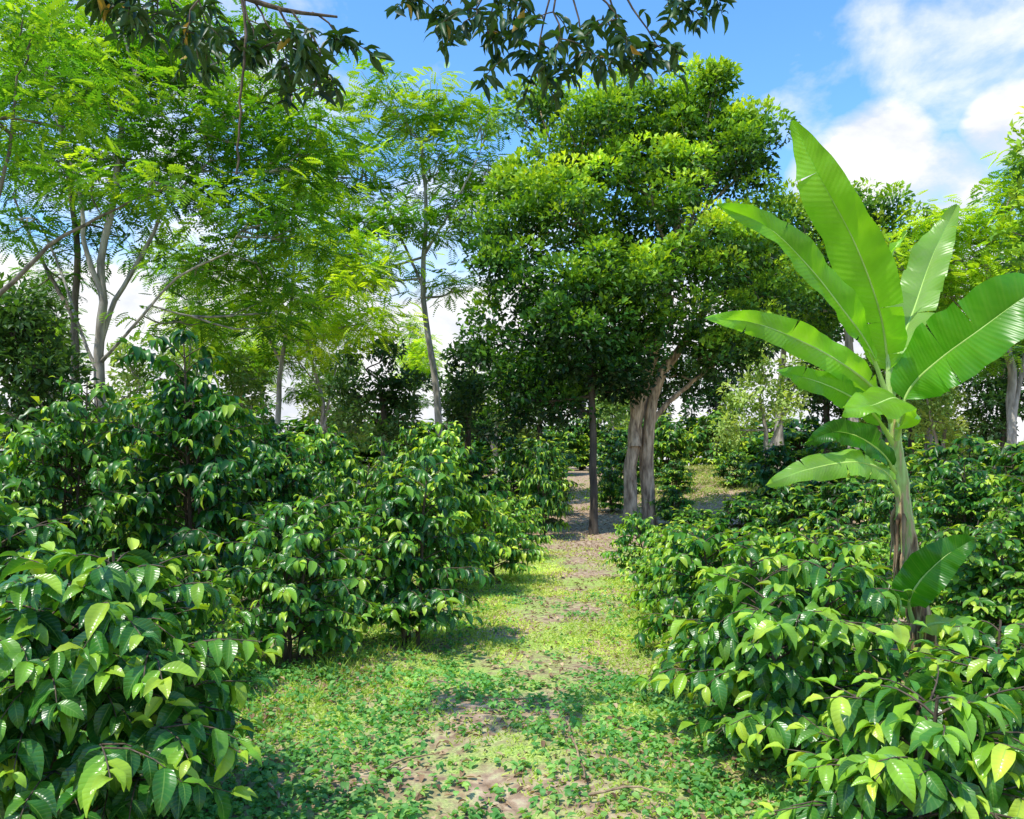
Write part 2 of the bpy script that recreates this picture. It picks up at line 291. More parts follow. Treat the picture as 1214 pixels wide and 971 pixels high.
near=[(85,3.35,1.18,.70,.03,'large glossy coffee bush filling the lower left corner of the view'),
 (5,4.9,1.35,.58,.0,'coffee bush at the left edge directly behind the large corner bush'),
 (345,6.3,1.27,.64,.07,'rounded coffee bush left of the path beside grass tufts, bright green tips'),
 (487,6.9,1.62,.54,-.03,'upright coffee bush at the left path edge with its bare stem showing below'),
 (930,4.35,1.06,.62,.14,'dense coffee bush left of the banana plant, at the right edge of the path'),
 (1065,3.05,.72,.62,.10,'nearest coffee bush, low in the lower right corner under the banana plant'),
 (1270,3.5,.76,.58,.08,'coffee bush cut off by the right edge of the view, right of the banana stem'),
 (900,5.5,.98,.60,.18,'coffee bush of the right hand row just behind the dense one beside the banana'),
 (1175,4.2,.72,.52,.12,'low coffee bush just right of the foot of the banana stem')]
for i,(px,Y,H,rd,sh,lab) in enumerate(near):
    coffee(H,rd,100+i,.15 if Y<5 else .13,T_HI if Y<5 else T_MID,M['cof_hi'],3 if rd<.69 else 4,.08,lab,gpos(px,Y),.19,shift=sh)
protos=[coffee(1.5,.72,201+i,.125,T_MID,M['cof'],3,.09,'p',(0,0,0),.15+.04*i,shift=.03) for i in range(3)]
protos.append(coffee(2.4,.85,210,.135,T_MID,M['cof'],4,.10,'p',(0,0,0),.15))
protos.append(coffee(1.0,.60,215,.115,T_MID,M['cof'],3,.08,'p',(0,0,0),.32,shift=.22))
protos.append(coffee(1.9,.70,217,.13,T_MID,M['cof'],4,.10,'p',(0,0,0),.28,shift=.18))
far=[coffee(1.5,.75,221+i,.2,T_LO,M['cof'],5,.17,'p',(0,0,0),.2) for i in range(2)]
used=set()
def place(pl,k,px,Y,H,rd,lab,group=None):
    src=pl[k]; h0,r0=({3:(2.4,.85),4:(1.0,.6),5:(1.9,.7)}.get(k,(1.5,.73))) if pl is protos else (1.5,.73)
    loc=gpos(px,Y); rz=R.random()*6.28; sc=(rd/r0,rd/r0,H/h0)
    if id(src) not in used:
        used.add(id(src)); src.location=loc; src.rotation_euler=(0,0,rz); src.scale=sc; src['label']=lab
        if group: src['group']=group
        return src
    return copy_thing(src,loc,rz,sc,lab,group)
mid=[(3,70,7.0,2.25,.74,'tall coffee bush at the far left, leaves crowded and shiny, under the dark leaved tree'),
 (3,235,7.6,2.75,.85,'tallest coffee bush on the left, its pointed top rising above the others'),
 (0,215,5.4,.95,.48,'low coffee bush between the large corner bush and the tallest one'),
 (1,418,8.6,1.6,.58,'coffee bush behind the two left path edge bushes, lit on top'),
 (5,535,9.6,2.0,.66,'pale sunlit coffee bush with rounded top left of the path, behind the bare stemmed one'),
 (4,588,10.6,1.1,.58,'low yellow green coffee bush at the left edge of the path'),
 (4,612,13.0,1.0,.5,'small low coffee bush ending the left row before the dark shrub'),
 (3,318,9.0,2.2,.75,'tall dark coffee bush just right of the tallest one on the left'),
 (5,380,10.8,2.05,.65,'tall coffee bush below the slender forked trees on the left'),
 (2,465,12.8,2.1,.7,'coffee bush in the back left row below the dark crowned tree'),
 (1,140,9.6,2.4,.8,'half hidden coffee bush in the second left row under the mottled trunk'),
 (4,766,10.4,.85,.48,'farthest small coffee bush of the right hand path row, near the twisted trunks'),
 (4,798,8.9,.9,.55,'second farthest small coffee bush of the right hand path row'),
 (4,824,7.6,.95,.56,'knee high coffee bush halfway along the right hand path row'),
 (4,860,6.5,1.0,.6,'coffee bush of the right hand path row, third from the near end'),
 (4,935,7.4,.95,.65,'bright topped coffee bush in the second row on the right'),
 (4,1005,6.3,1.0,.64,'bright topped coffee bush just left of the banana stem in the second row'),
 (2,1015,9.0,.95,.6,'low coffee bush behind the bright topped pair on the right'),
 (1,1135,7.0,1.1,.6,'coffee bush directly behind the banana stem'),
 (5,1205,5.8,1.1,.58,'coffee bush at the right edge beside the lowest banana leaf'),
 (3,1150,9.2,1.65,.7,'tall coffee bush right of the banana stem, dark below and lit above'),
 (5,1225,8.2,1.7,.65,'coffee bush at the right edge in the row behind the banana plant'),
 (0,1070,10.8,1.5,.6,'coffee bush seen just left of the banana stem in the third row')]
for k,px,Y,H,rd,lab in mid: place(protos,k,px,Y,H,rd,lab,'coffee bushes in rows beside the path')
farb=[(828,14.5,.75,.6,'low dark coffee bush right of the twisted trunks, nearest of the shaded row'),
 (880,14.2,.95,.62,'shaded coffee bush second from the left in the dark row beyond the right hand bushes'),
 (940,13.6,1.2,.7,'shaded coffee bush in the middle of the dark row beyond the right hand bushes'),
 (1005,13,1.3,.7,'shaded coffee bush at the right end of the dark row, left of the banana stem'),
 (797,17.5,1.0,.5,'low bush right beside the foot of the twisted trunks'),
 (643,16.2,1.95,.52,'dark rounded shrub at the left edge of the path before the great tree'),
 (612,18.5,1.9,.8,'dark shrub behind the rounded shrub at the left edge of the path'),
 (654,21,1.5,.55,'dark shrub closing in on the path behind the rounded shrub'),
 (726,21.5,1.2,.5,'dark shrub between the thin straight trunk and the twisted trunks'),
 (848,30,2.1,1.1,'pale round bush on the grassy mound right of the twisted trunks'),
 (800,24,1.0,.6,'small dark bush on the left slope of the mound'),(872,24,1.1,.6,'small dark bush on the right slope of the mound'),
 (925,21,1.7,.9,'dark bush at the foot of the grassy mound'),(985,20,1.8,1.0,'dark bush below the pale leaved tree on the right'),
 (1060,18,1.9,1.0,'dark bush behind the banana stem under the far trees'),(1140,16,2.0,1.0,'dark bush right of the banana stem under the far trees'),
 (1215,14,2.0,.95,'dark bush at the right edge under the pale leaning trunk'),
 (560,17,1.8,.9,'shaded bush left of the far path beneath the dark small crowned tree'),(400,15.5,2.0,1.0,'shaded bush below the pale thin trunks on the left'),
 (500,19,1.9,1.0,'shaded bush at the foot of the tall pale curved trunk'),(330,16.5,2.2,1.0,'dim bush behind the left rows below the slender trunk'),
 (210,14.5,2.4,1.1,'dim bush behind the tallest coffee bush'),(60,12,2.5,1.0,'dim bush behind the left edge bushes'),
 (738,25,1.6,.8,'dark bush in the shade between the two nearest trunks and the path end'),(630,27,1.9,1.2,'dark bush in shade left of the end of the path'),(788,27,2,.9,'dark bush right behind the twisted trunks')]
for i,(px,Y,H,rd,lab) in enumerate(farb): place(far,i%2,px,Y,H,rd,lab,'shaded bushes under the trees')
for i in range(32):
    px=590+(-1)**i*(10+i*22); Y=38+R.uniform(-3,6); hs_=R.uniform(1.4,2.1)
    if i>=26: px=(650,668,690,712,735,760)[i-26]; Y=(34,40,42,42,36,44)[i-26]; hs_=(1.2,1.6,1.9,1.9,1.3,2.2)[i-26]
    elif 640<px<760: Y=47
    copy_thing(far[i%2],gpos(px,Y),R.random()*6.28,((3.0 if i<26 else 1.7)*R.uniform(.8,1.2),(3.0 if i<26 else 1.7),hs_),'far off bush in the belt of undergrowth on the crest behind the plantation','belt of undergrowth on the crest')
# ---------------------------------------------------------------- trees
def tree(name,label,Y,trunks,lobes,kind,bark,leafm,twig=.4,dens=None,lsize=None,tb_=(.25,.3),group=None,cr=None,m=None):
    base_px=trunks[0][0][0]; b=np.array(gpos(base_px,Y)); root=empty(name,b,label,'tree',group); tb=Tubes(); tops=[]
    for tr in trunks:
        pts=[at(q[0],q[1],Y+(q[2] if len(q)>2 else 0))-b for q in tr[:-1]]; r0,r1=tr[-1]
        if tr is trunks[0] or tr[0][1]>HY-5: pts[0][2]=-.15
        p=smooth_path(pts,16); rr=np.linspace(r0,r1,16); rr[0]*=1.35; rr[1]*=1.1
        p[2:-1]+=rng.normal(size=(13,3))*r0*.12; tb.add(p,rr,12,.14 if r0>.1 else .05); tops.append((p,rr))
    PC=[];OUT=[];TT=[]; cr=cr or {'dense':.34,'feather':.5,'dark':.4,'clump':.5}[kind]; dens=dens or {'dense':30,'feather':17,'dark':26,'clump':13}[kind]
    for lb in lobes:
        cx,cy,rx,rz_=lb[:4]; dy=lb[4] if len(lb)>4 else 0; tt=lb[5] if len(lb)>5 else 0
        s=(Y+dy)/F; c=at(cx,cy,Y+dy)-b; a=np.array([rx*s,max(rx,rz_)*s*.8,rz_*s]); k=max(5,int(dens*a[0]*a[2]+3))
        best=None
        for p,rr in tops:
            for i in range(6,16):
                d=np.linalg.norm(p[i]-c)+(2*max(0,p[i][2]-c[2])) 
                if best is None or d<best[0]: best=(d,p[i],rr[i])
        st=best[1]; mid_=st*.5+c*.5+np.array([rng.normal()*.2,rng.normal()*.2,-.12*best[0]+.1])
        lp=smooth_path([st,mid_,c],8); tb.add(lp,np.linspace(best[2]*.55,.02,8),6,.04)
        u=nrm(rng.normal(size=(k,3)))*(rng.random((k,1))**(.38 if kind!='clump' else .33))
        if kind=='clump': a=a*.95
        pc=c+u*a; PC.append(pc); OUT.append(u); TT.append(np.full(k,tt))
        for i in range(int(k*twig)):
            q=lp[rng.integers(3,8)]; e=pc[i]; tb.add(smooth_path([q,(q+e)/2+np.array([0,0,-.1*np.linalg.norm(e-q)]),e],5),np.linspace(.022,.006,5),4)
    PC=np.concatenate(PC);OUT=np.concatenate(OUT);TT=np.concatenate(TT); ct=rng.random(len(PC))
    if kind=='feather':
        m=18; n=len(PC)*m; P=np.repeat(PC,m,0); off=rng.normal(size=(n,3))*[cr*.62,cr*.62,cr*.22]; P=P+off; D=nrm(off*[1,1,.5])+rng.normal(size=(n,3))*[.5,.5,.25]+[0,0,-.1]
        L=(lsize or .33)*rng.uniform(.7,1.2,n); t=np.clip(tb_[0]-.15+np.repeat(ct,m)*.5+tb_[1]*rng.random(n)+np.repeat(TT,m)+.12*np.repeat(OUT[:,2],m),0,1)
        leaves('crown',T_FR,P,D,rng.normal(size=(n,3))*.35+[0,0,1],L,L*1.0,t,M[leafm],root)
    elif kind=='clump':
        m=m or 140; n=len(PC)*m; P=np.repeat(PC,m,0); u=nrm(rng.normal(size=(n,3))+[0,0,.35]); rad=(.55+.45*rng.random((n,1))**.5)*np.repeat(rng.uniform(.65,1.25,len(PC)),m)[:,None]; off=u*rad*[cr,cr,cr*.8]; P=P+off
        D=u*.8+rng.normal(size=(n,3))*.4+[0,0,.1]; L=(lsize or .15)*rng.uniform(.7,1.2,n)
        t=np.clip(tb_[0]-.17+np.repeat(ct,m)*.30+tb_[1]*u[:,2]+.25*rng.random(n)+np.repeat(TT,m)+.14*np.repeat(OUT[:,2],m),0,1)  # clump tops tinted lighter, bottoms and inner lobes darker: painted sun and shade
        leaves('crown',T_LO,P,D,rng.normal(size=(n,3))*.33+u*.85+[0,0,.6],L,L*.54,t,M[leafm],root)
    else:
        m=m or 55; n=len(PC)*m; P=np.repeat(PC,m,0); u=nrm(rng.normal(size=(n,3)))*rng.random((n,1))**.33; off=u*[cr,cr,cr*.7]; P=P+off
        D=u+rng.normal(size=(n,3))*.45+[0,0,.15]; L=(lsize or .16)*rng.uniform(.7,1.2,n)
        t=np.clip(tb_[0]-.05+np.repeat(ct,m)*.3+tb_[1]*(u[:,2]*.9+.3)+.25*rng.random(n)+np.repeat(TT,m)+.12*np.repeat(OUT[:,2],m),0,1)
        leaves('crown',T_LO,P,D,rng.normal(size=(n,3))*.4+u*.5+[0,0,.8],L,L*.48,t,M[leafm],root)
    tb.build('trunk',M[bark],root); return root
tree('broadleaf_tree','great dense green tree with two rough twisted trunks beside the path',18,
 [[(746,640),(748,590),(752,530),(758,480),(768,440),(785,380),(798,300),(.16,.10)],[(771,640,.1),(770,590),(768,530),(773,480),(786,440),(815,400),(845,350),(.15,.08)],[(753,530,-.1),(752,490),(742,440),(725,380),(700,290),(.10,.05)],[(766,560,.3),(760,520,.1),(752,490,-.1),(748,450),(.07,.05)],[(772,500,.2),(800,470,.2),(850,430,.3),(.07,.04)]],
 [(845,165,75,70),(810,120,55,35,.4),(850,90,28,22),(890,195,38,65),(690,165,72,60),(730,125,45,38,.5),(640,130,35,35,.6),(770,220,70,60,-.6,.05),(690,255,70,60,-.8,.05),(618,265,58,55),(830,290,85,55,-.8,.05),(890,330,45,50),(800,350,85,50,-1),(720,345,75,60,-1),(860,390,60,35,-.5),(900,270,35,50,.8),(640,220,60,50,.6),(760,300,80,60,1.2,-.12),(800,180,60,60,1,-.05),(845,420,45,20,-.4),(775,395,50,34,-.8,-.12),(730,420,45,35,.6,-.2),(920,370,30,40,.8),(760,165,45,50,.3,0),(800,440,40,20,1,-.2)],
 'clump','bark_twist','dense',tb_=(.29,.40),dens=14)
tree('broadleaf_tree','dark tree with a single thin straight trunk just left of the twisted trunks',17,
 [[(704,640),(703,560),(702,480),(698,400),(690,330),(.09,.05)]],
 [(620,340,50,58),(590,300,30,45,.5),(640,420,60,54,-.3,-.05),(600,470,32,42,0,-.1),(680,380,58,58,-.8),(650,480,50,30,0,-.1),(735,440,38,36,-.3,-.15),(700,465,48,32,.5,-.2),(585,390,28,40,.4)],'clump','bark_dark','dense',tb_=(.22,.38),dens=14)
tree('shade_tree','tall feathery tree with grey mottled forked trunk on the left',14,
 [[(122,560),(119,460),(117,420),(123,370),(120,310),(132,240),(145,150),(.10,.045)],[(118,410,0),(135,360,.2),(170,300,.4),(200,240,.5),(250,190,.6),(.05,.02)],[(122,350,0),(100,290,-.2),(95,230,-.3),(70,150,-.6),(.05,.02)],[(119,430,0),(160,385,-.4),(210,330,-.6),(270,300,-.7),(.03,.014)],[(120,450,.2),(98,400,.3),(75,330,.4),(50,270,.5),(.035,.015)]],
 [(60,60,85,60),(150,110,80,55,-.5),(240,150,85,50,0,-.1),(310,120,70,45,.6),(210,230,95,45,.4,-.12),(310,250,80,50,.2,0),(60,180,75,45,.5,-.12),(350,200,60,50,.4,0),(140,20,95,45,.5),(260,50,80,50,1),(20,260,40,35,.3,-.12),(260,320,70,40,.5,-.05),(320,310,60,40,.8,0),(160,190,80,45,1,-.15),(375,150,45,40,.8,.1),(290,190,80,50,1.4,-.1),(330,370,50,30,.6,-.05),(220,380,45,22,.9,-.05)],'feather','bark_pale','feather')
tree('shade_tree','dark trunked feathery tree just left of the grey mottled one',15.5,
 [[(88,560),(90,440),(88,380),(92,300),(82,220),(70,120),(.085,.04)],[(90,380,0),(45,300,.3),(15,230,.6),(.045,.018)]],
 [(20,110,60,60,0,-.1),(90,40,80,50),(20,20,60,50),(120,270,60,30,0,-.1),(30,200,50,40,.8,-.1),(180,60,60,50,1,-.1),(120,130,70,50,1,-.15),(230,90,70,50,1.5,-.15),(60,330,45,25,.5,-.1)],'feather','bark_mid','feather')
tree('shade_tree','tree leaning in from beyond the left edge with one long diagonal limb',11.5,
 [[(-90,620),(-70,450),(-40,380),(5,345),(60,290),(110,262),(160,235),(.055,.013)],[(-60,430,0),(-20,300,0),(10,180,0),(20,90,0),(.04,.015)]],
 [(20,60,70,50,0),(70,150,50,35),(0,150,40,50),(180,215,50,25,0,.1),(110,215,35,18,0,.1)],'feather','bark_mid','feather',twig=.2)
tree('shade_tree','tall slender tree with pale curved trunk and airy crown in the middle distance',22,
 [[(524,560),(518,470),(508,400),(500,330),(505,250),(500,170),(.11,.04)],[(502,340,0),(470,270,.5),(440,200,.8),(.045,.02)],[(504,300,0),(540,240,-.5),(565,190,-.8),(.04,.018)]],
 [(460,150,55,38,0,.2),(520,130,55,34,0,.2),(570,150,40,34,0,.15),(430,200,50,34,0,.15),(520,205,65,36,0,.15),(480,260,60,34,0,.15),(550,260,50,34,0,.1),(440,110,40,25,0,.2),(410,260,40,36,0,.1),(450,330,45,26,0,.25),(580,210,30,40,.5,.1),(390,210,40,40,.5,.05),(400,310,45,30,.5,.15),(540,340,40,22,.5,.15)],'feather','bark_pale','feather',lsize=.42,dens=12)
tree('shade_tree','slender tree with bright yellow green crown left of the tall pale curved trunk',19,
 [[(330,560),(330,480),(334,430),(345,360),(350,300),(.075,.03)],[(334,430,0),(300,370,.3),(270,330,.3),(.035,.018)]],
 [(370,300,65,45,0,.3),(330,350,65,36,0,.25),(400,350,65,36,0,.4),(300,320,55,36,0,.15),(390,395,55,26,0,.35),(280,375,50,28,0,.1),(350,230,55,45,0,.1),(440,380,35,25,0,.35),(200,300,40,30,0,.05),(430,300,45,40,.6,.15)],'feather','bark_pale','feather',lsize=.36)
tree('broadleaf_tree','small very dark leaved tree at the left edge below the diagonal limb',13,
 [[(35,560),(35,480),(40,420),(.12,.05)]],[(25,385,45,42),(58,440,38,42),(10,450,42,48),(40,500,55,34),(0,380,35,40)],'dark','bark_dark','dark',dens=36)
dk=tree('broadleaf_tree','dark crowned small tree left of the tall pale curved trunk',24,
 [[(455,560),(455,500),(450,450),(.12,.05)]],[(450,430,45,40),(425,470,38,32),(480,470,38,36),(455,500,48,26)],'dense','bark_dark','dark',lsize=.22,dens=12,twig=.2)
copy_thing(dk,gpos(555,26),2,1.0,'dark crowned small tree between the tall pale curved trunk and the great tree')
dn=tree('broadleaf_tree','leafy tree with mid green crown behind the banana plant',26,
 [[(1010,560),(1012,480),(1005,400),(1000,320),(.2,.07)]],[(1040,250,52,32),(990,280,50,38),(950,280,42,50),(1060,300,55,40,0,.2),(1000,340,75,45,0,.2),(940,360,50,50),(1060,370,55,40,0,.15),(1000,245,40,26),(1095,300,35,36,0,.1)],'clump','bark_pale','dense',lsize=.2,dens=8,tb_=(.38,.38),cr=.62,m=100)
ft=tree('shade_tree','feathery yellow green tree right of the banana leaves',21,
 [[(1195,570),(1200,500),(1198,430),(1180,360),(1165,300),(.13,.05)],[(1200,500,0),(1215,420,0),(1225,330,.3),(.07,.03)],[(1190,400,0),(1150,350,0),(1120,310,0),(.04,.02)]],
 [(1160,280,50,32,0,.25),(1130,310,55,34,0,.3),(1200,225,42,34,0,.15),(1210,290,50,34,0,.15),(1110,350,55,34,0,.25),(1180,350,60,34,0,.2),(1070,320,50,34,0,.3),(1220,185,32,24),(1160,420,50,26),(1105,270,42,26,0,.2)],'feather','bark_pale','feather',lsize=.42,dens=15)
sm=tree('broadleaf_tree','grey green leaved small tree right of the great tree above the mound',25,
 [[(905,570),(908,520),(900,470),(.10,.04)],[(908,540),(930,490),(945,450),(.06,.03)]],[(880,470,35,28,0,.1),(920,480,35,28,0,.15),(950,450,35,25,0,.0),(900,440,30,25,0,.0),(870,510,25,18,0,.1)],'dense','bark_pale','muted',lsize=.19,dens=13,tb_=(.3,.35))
bg=[(dk,1080,30,1.1,'far dark tree directly behind the banana stem'),(dk,980,33,1.3,'far dark tree left of the banana stem'),
 (sm,1120,27,1.0,'far grey green tree right of the banana stem'),(sm,1040,32,1.2,'far grey green tree left of the banana stem'),(dn,925,30,.9,'tall far tree half hidden behind the great tree'),
 (dn,1100,31,.85,'tall far tree behind the banana leaves on the right'),(dn,1190,30,.8,'tall far tree behind the feathery one at the right edge'),
 (ft,380,30,.8,'far feathery tree behind the bright yellow green crown'),(ft,230,27,.8,'far feathery tree seen between the left trunks'),
 (sm,400,32,1.2,'far small tree with thin pale trunks left of the dark crowned one'),(ft,60,30,.8,'far feathery tree at the left edge'),(sm,280,30,1.2,'far small tree low behind the tallest coffee bush'),(sm,165,26,1.2,'far small tree right of the mottled trunk'),
 (ft,490,40,.8,'far feathery tree behind the tall pale curved trunk'),(dk,640,34,1.1,'far dark tree beyond the end of the path'),(sm,730,40,1.3,'far tree beyond the path right of the thin straight trunk'),(dk,850,42,1.3,'far dark tree on the crest behind the mound'),
 (ft,310,38,.75,'far feathery tree behind the slender bright crowned one'),
 (ft,1230,28,1.0,'far feathery tree at the right edge'),(dk,1190,26,1.0,'far dark low tree at the right edge'),(sm,590,34,1.2,'far tree seen under the crown of the dark thin trunked one'),(dk,770,44,1.2,'far dark tree straight behind the twisted trunks'),(dk,690,50,1.6,'far dark tree closing the end of the path')]
for s,px,Y,sc,lab in bg: copy_thing(s,gpos(px,Y),R.random()*6.28,sc,lab,'distant trees')
tree('shade_tree','dark leafy tree reaching in from beyond the right edge',14,[[(1330,600),(1320,450),(1290,320),(1250,220),(.15,.05)]],[(1245,180,45,50),(1235,280,40,50),(1290,130,60,60),(1290,300,60,60)],'dense','bark_dark','dense',lsize=.17,dens=20)
# ---------------------------------------------------------------- overhanging branches
def overhang(label,limb,twigs,Y,seed,nl=13,vine=None):
    r=random.Random(seed); b=at(limb[0][0],limb[0][1],Y); root=empty('overhanging_branch',b,label,'branch'); tb=Tubes()
    tb.add(smooth_path([at(p[0],p[1],Y+p[2])-b for p in limb],14),np.linspace(.028,.006,14),7,.05); P=[];D=[];N=[];L=[];T=[]
    if vine: tb.add(smooth_path([at(q[0],q[1],Y)-b for q in vine],16)+rng.normal(size=(16,3))*.003,np.linspace(.008,.005,16),6,.15)
    for tw in twigs:
        dy=tw[-1]; p=smooth_path([at(q[0],q[1],Y+dy)-b for q in tw[:-1]],8)+0; p[1:-1]+=rng.normal(size=(6,3))*.008; tb.add(p,np.linspace(.006,.002,8),5)
        ln=np.linalg.norm(p[-1]-p[0])
        for q_ in range(4):
            if q_==0: pp=p
            else:
                a=r.randint(2,6); s0=p[a]; an=r.random()*6.28; l2=ln*r.uniform(.3,.6); pp=np.array([s0+np.array([math.cos(an)*l2*s,math.sin(an)*l2*s*.7,-l2*.55*s*s]) for s in np.linspace(0,1,8)]); tb.add(pp,np.linspace(.004,.0015,8),4)
            k=max(nl,int(ln/.02)) if q_==0 else nl-1
            for i in range(k):
                f=(.3+.7*(i/k)**.6)*7; a=min(int(f),6)
                q=pp[a]+(pp[a+1]-pp[a])*(f-a); d=nrm(pp[a+1]-pp[a]); an=r.random()*6.28
                P.append(q); D.append(d*.5+np.array([math.cos(an)*.95,math.sin(an)*.95,-.1+r.gauss(0,.45)])); N.append([r.gauss(0,.6),r.gauss(0,.6),1]); L.append(r.uniform(.06,.13)); T.append(1 if r.random()<.012 else r.random()*.85)
    tb.build('twig',M['twig'],root); L=np.array(L); leaves('foliage',T_MID,P,D,N,L,L*.29,np.array(T),M['over'],root)
overhang('dark leaved branch hanging into the top left with one long bare drooping twig',[(110,-160,0),(180,-60,0),(250,-20,.1),(330,10,.1),(400,20,.2)],
 [[(180,-60),(160,-10),(150,20),0],[(200,-45),(205,10),(235,70),.1],[(250,-20),(260,30),(285,60),0],[(300,0),(330,50),(345,95),.1],[(330,10),(370,70),(400,110),.2],[(370,15),(400,40),(418,60),.2],[(250,-20),(225,20),(215,60),-.3],[(330,10),(345,40),(350,80),-.2],[(140,-110),(120,-30),(115,10),0],[(290,-5),(300,40),(310,70),.2],[(345,12),(380,55),(370,120),0],[(200,-45),(185,10),(180,50),.2],[(230,-30),(245,40),(240,90),.3]],3.8,3,13,vine=[(285,-12),(292,40),(286,100),(284,150),(281,205)])
overhang('dark leaved branch hanging across the top centre against the blue sky',[(500,-150,0),(580,-60,.1),(660,-25,.1),(740,-8,.2),(830,-5,.3)],
 [[(540,-100),(500,-20),(490,10),0],[(580,-60),(530,0),(520,30),.1],[(610,-40),(580,20),(585,50),.1],[(630,-30),(610,30),(620,75),0],[(660,-25),(640,60),(660,120),.1],[(680,-20),(690,50),(715,80),.1],[(720,-10),(730,50),(765,90),.2],[(740,-8),(770,40),(790,60),.2],[(780,-7),(810,10),(835,25),.3],[(800,-6),(840,-10),(850,0),.3],[(650,-25),(665,40),(640,85),-.2],[(580,-60),(570,0),(545,35),-.1],[(700,-15),(730,20),(745,55),-.1]],4.0,4,13)
# ---------------------------------------------------------------- banana plant
BY=5.0; bb=np.array(gpos(1112,BY)); ban=empty('banana_plant',bb,'young banana plant with broad upright leaves rising from the coffee bushes on the right','banana plant')
t=Tubes(); sp=smooth_path([np.array([0,0,-.05])]+[at(x,y,BY)-bb for x,y in ((1103,790),(1088,720),(1078,650),(1070,590),(1063,530),(1056,470),(1053,420))],60); t.add(sp+rng.normal(size=(60,3))*.0015,np.interp(np.linspace(0,1,60),[0,.3,.6,.8,1],[.078,.064,.043,.030,.014])*(1+.05*np.sin(np.arange(60)*.9)+.04*rng.normal(size=60)*np.linspace(1,0,60)),16,.08); t.build('stem',M['bstem'],ban)
def banana_leaf(pts,W,nv,t0=.12,fold=.35,tears=5,tint=.5,seed=0,droop=.15,pet=.014,nv2=None):
    r=random.Random(seed); P=smooth_path([at(*p)-bb for p in pts],61); T=nrm(np.gradient(P,axis=0)); tt=np.linspace(0,1,61)[:,None]
    Nn=nrm(np.asarray(nv,float))[None]*(1-tt)+nrm(np.asarray(nv2 or nv,float))[None]*tt; S=nrm(np.cross(T,Nn)); Nn=np.cross(S,T)
    tb=Tubes(); tb.add(P-Nn*.004,np.interp(np.linspace(0,1,61),[0,t0,1],[pet*1.4,pet*.8,.002]),8)
    i0=int(t0*60); st=np.arange(i0,61); ss=(st-i0)/(60-i0); w=W*np.maximum(np.sin(np.pi*np.clip(ss,0,1)**.78),0)**.6; w[0]=w[-1]=W*.03
    w=w*(1+.03*np.sin(ss*19+seed)+.015*np.sin(ss*51))
    V=[];Q=[];UV=[];TT=[]; nu=6
    for sg in (-1,1):
        brk=sorted(r.sample(range(4,len(st)-4),tears)) if tears else []; segs=[]; a=0
        for b_ in brk+[len(st)-1]:
            if b_-a>=1: segs.append((a,b_)); a=b_
        f0=fold+r.gauss(0,.08)
        for (a,b_) in segs:
            tw=r.gauss(0,.08); f=f0+r.gauss(0,.06); rows=range(a,b_+1); base=len(V)
            for q in rows:
                for c in range(nu+1):
                    u=c/nu; i=st[q]; g=.0
                    if tears and q==a and a>0: g=.008
                    if tears and q==b_ and b_<len(st)-1: g=-.008
                    p=P[i]+S[i]*sg*u*w[q]*math.cos(f)+Nn[i]*(u*w[q]*math.sin(f)-droop*u*u*w[q]+ tw*u*u*w[q]*((q-a)/max(1,b_-a)-.5)*2 + .006*math.sin(q*1.3+sg)*u+.024*math.sin(q*.38+seed+sg)*u)+T[i]*(g*u*u+.06*u*w[q])
                    V.append(p); UV.append((.5+.5*u*sg,ss[q])); TT.append(np.clip(tint+r.gauss(0,.02)-.08*u,0,1))
            k=nu+1
            for q in range(b_-a):
                for c in range(nu):
                    A=base+q*k+c; fc=[A,A+1,A+k+1,A+k]; Q.append(fc if sg>0 else fc[::-1])
    lf=mesh_np('leaf',np.array(V),np.array(Q),M['ban'],ban,np.array(TT),np.array(UV)); tb.build('midrib',M['rib'],lf); return lf
B=BY
banana_leaf([(1058,480,B),(1052,425,B),(1042,365,B-.1),(1012,285,B-.2),(972,210,B-.25),(940,143,B-.2)],.185,(-.72,-.65,-.1),.15,.4,2,.76,1)
banana_leaf([(1056,480,B),(1030,412,B-.1),(995,362,B-.25),(955,312,B-.4),(908,268,B-.5),(848,243,B-.6)],.12,(.5,-.75,-.25),.16,.5,1,.68,2,.2)
banana_leaf([(1060,505,B),(1035,460,B-.1),(990,426,B-.3),(940,400,B-.45),(890,382,B-.6),(838,378,B-.7)],.10,(.3,-.9,-.15),.14,.4,2,.84,3,.2)
banana_leaf([(1062,530,B),(1037,492,B-.1),(1005,468,B-.2),(962,450,B-.35),(922,440,B-.45)],.09,(.2,-.9,.1),.18,.3,1,.78,4,.25)
banana_leaf([(1062,530,B),(1072,490,B-.15),(1062,472,B-.4),(1035,480,B-.75),(1000,488,B-.9)],.14,(.1,-.6,.7),.12,.2,1,.85,5,.3)
banana_leaf([(1065,565,B),(1048,540,B-.1),(1022,520,B-.2),(990,512,B-.3),(955,525,B-.35)],.10,(.1,-.9,.2),.14,.5,1,.15,6,.3)
banana_leaf([(1068,590,B),(1050,560,B-.1),(1015,548,B-.25),(960,556,B-.4),(908,575,B-.5)],.09,(.1,-.85,.35),.18,.15,2,.93,7,.25)
banana_leaf([(1060,510,B),(1078,462,B-.05),(1113,427,B-.2),(1160,392,B-.4),(1215,352,B-.5),(1255,330,B-.5)],.24,(-.3,-.8,.4),.16,.45,2,.58,8)
banana_leaf([(1058,470,B),(1066,415,B+.1),(1084,365,B+.25),(1107,300,B+.4),(1135,243,B+.4)],.155,(-.55,-.75,.2),.2,.45,4,.95,9)
banana_leaf([(1056,450,B),(1051,390,B+.05),(1053,340,B+.05),(1058,300,B+.05),(1075,275,B+.05)],.026,(-1,-.2,0),.3,.9,0,.8,10)
banana_leaf([(1085,745,B),(1078,715,B-.1),(1090,690,B-.2),(1120,660,B-.3),(1156,638,B-.35)],.135,(-.3,-.8,.35),.2,.35,0,.3,11)
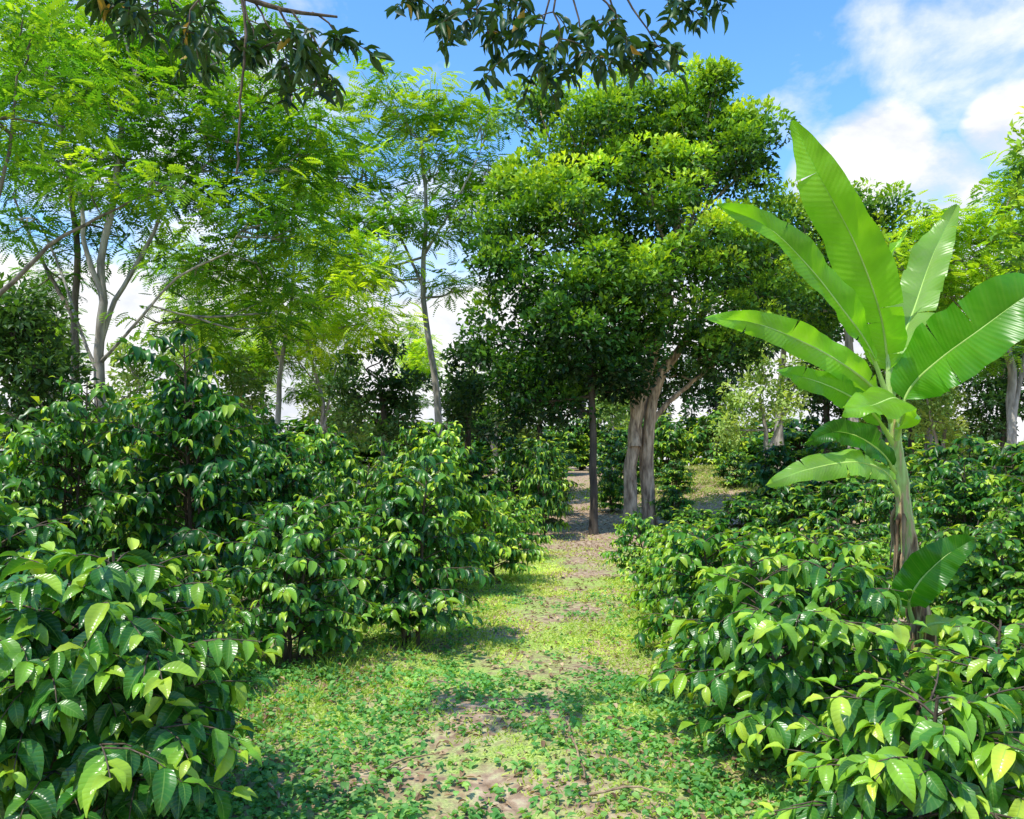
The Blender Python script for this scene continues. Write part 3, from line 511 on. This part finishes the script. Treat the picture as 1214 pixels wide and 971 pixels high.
banana_leaf([(1095,770,B),(1095,745,B-.1),(1120,738,B-.2),(1150,748,B-.3),(1178,760,B-.35)],.08,(0,-.6,.7),.2,.1,1,.95,12)
banana_leaf([(1082,720,B),(1060,712,B-.1),(1035,703,B-.2),(1005,706,B-.3),(975,712,B-.35)],.08,(0,-.5,.8),.2,.2,1,.5,13)
t=Tubes()
for k in range(26):
    z=R.uniform(.3,1.35); i=int(np.argmin(abs(sp[:,2]-z))); a=R.random()*6.28; c=sp[i]; e=np.array([math.cos(a),math.sin(a),0]); rr_=.045; t.add(smooth_path([c+e*rr_,c+e*(rr_+.025)+[0,0,-.07],c+e*(rr_+.02)+[0,0,-.2],c+e*(rr_+.035)+[0,0,-.33]],7),np.array([.012,.018,.013,.011,.008,.006,.003]),5,.3)
t.build('dry_sheath',M['dry'],ban)
# ---------------------------------------------------------------- light, sky, camera
sun=Vector((-.34,-.32,.88)).normalized()
ld=bpy.data.lights.new('sun','SUN'); ld.energy=5.0; ld.angle=math.radians(.53); ld.color=(1,.96,.87); lo=bpy.data.objects.new('sun',ld); COL.objects.link(lo); lo.rotation_euler=sun.to_track_quat('Z','Y').to_euler(); lo.location=(-10,-8,20)
w=bpy.data.worlds.new('World'); bpy.context.scene.world=w; w.use_nodes=True; n=w.node_tree.nodes; l=w.node_tree.links; n.clear()
out=n.new('ShaderNodeOutputWorld'); bgn=n.new('ShaderNodeBackground'); bgn.inputs[1].default_value=.15; l.new(bgn.outputs[0],out.inputs[0])
sk=n.new('ShaderNodeTexSky'); sk.sky_type='NISHITA'; sk.sun_disc=False; sk.sun_elevation=math.asin(sun.z); sk.sun_rotation=math.atan2(sun.x,sun.y); sk.air_density=1.0; sk.dust_density=.3; sk.ozone_density=2.0
hs=n.new('ShaderNodeHueSaturation'); hs.inputs['Saturation'].default_value=1.25; hs.inputs['Value'].default_value=2.2; l.new(sk.outputs[0],hs.inputs['Color'])
tc=n.new('ShaderNodeTexCoord'); d=tc.outputs['Generated']; sx=n.new('ShaderNodeSeparateXYZ'); l.new(d,sx.inputs[0])
mp=n.new('ShaderNodeMapping'); mp.inputs['Scale'].default_value=(1,1,1.5); l.new(d,mp.inputs[0])
nz=n.new('ShaderNodeTexNoise'); nz.inputs['Scale'].default_value=9; nz.inputs['Detail'].default_value=12; nz.inputs['Roughness'].default_value=.58; nz.inputs['Distortion'].default_value=.2; l.new(mp.outputs[0],nz.inputs['Vector'])
val=None
for px,py,deg,amp in ((1130,40,9,.55),(1000,90,7,.45),(1040,190,4.8,1.1),(1195,150,3.4,1.05),(1120,220,4,.95),(990,215,4,1.0),(150,100,20,.55),(560,330,12,.6)):
    c=Vector(((px-CX),F,(HY-py))).normalized(); dp=n.new('ShaderNodeVectorMath'); dp.operation='DOT_PRODUCT'; l.new(d,dp.inputs[0]); dp.inputs[1].default_value=c
    mr=n.new('ShaderNodeMapRange'); mr.interpolation_type='SMOOTHSTEP'; mr.inputs[1].default_value=math.cos(math.radians(deg)); mr.inputs[2].default_value=math.cos(math.radians(deg*.35)); mr.inputs[3].default_value=0; mr.inputs[4].default_value=amp; l.new(dp.outputs['Value'],mr.inputs[0])
    val=mr.outputs[0] if val is None else math_n(n,l,'MAXIMUM',val,mr.outputs[0])
hz=n.new('ShaderNodeMapRange'); hz.interpolation_type='SMOOTHSTEP'; hz.inputs[1].default_value=.33; hz.inputs[2].default_value=.12; hz.inputs[3].default_value=0; hz.inputs[4].default_value=1.3; l.new(sx.outputs[2],hz.inputs[0])
val=math_n(n,l,'MAXIMUM',val,hz.outputs[0])
f=math_n(n,l,'ADD',val,math_n(n,l,'MULTIPLY_ADD',nz.outputs[0],1.7,-1.0))
cf=ramp(n,l,f,[(.12,(0,0,0)),(.40,(.45,.45,.45)),(.72,(1,1,1))])
shade=ramp(n,l,nz.outputs[0],[(.35,(5.6,5.9,6.5)),(.55,(7.6,7.6,7.7))])
mc=mixc(n,l,cf,hs.outputs[0],shade); l.new(mc,bgn.inputs[0])
cam=bpy.data.cameras.new('camera'); co=bpy.data.objects.new('camera',cam); COL.objects.link(co); co.location=(0,0,CH); co.rotation_euler=(math.radians(90),0,0)
cam.sensor_width=36; cam.lens=36*F/1214; cam.shift_y=59.5/1214; cam.clip_end=3000; cam.clip_start=.05
sc=bpy.context.scene; sc.camera=co; sc.view_settings.view_transform='Standard'; sc.view_settings.look='None'; sc.view_settings.exposure=0
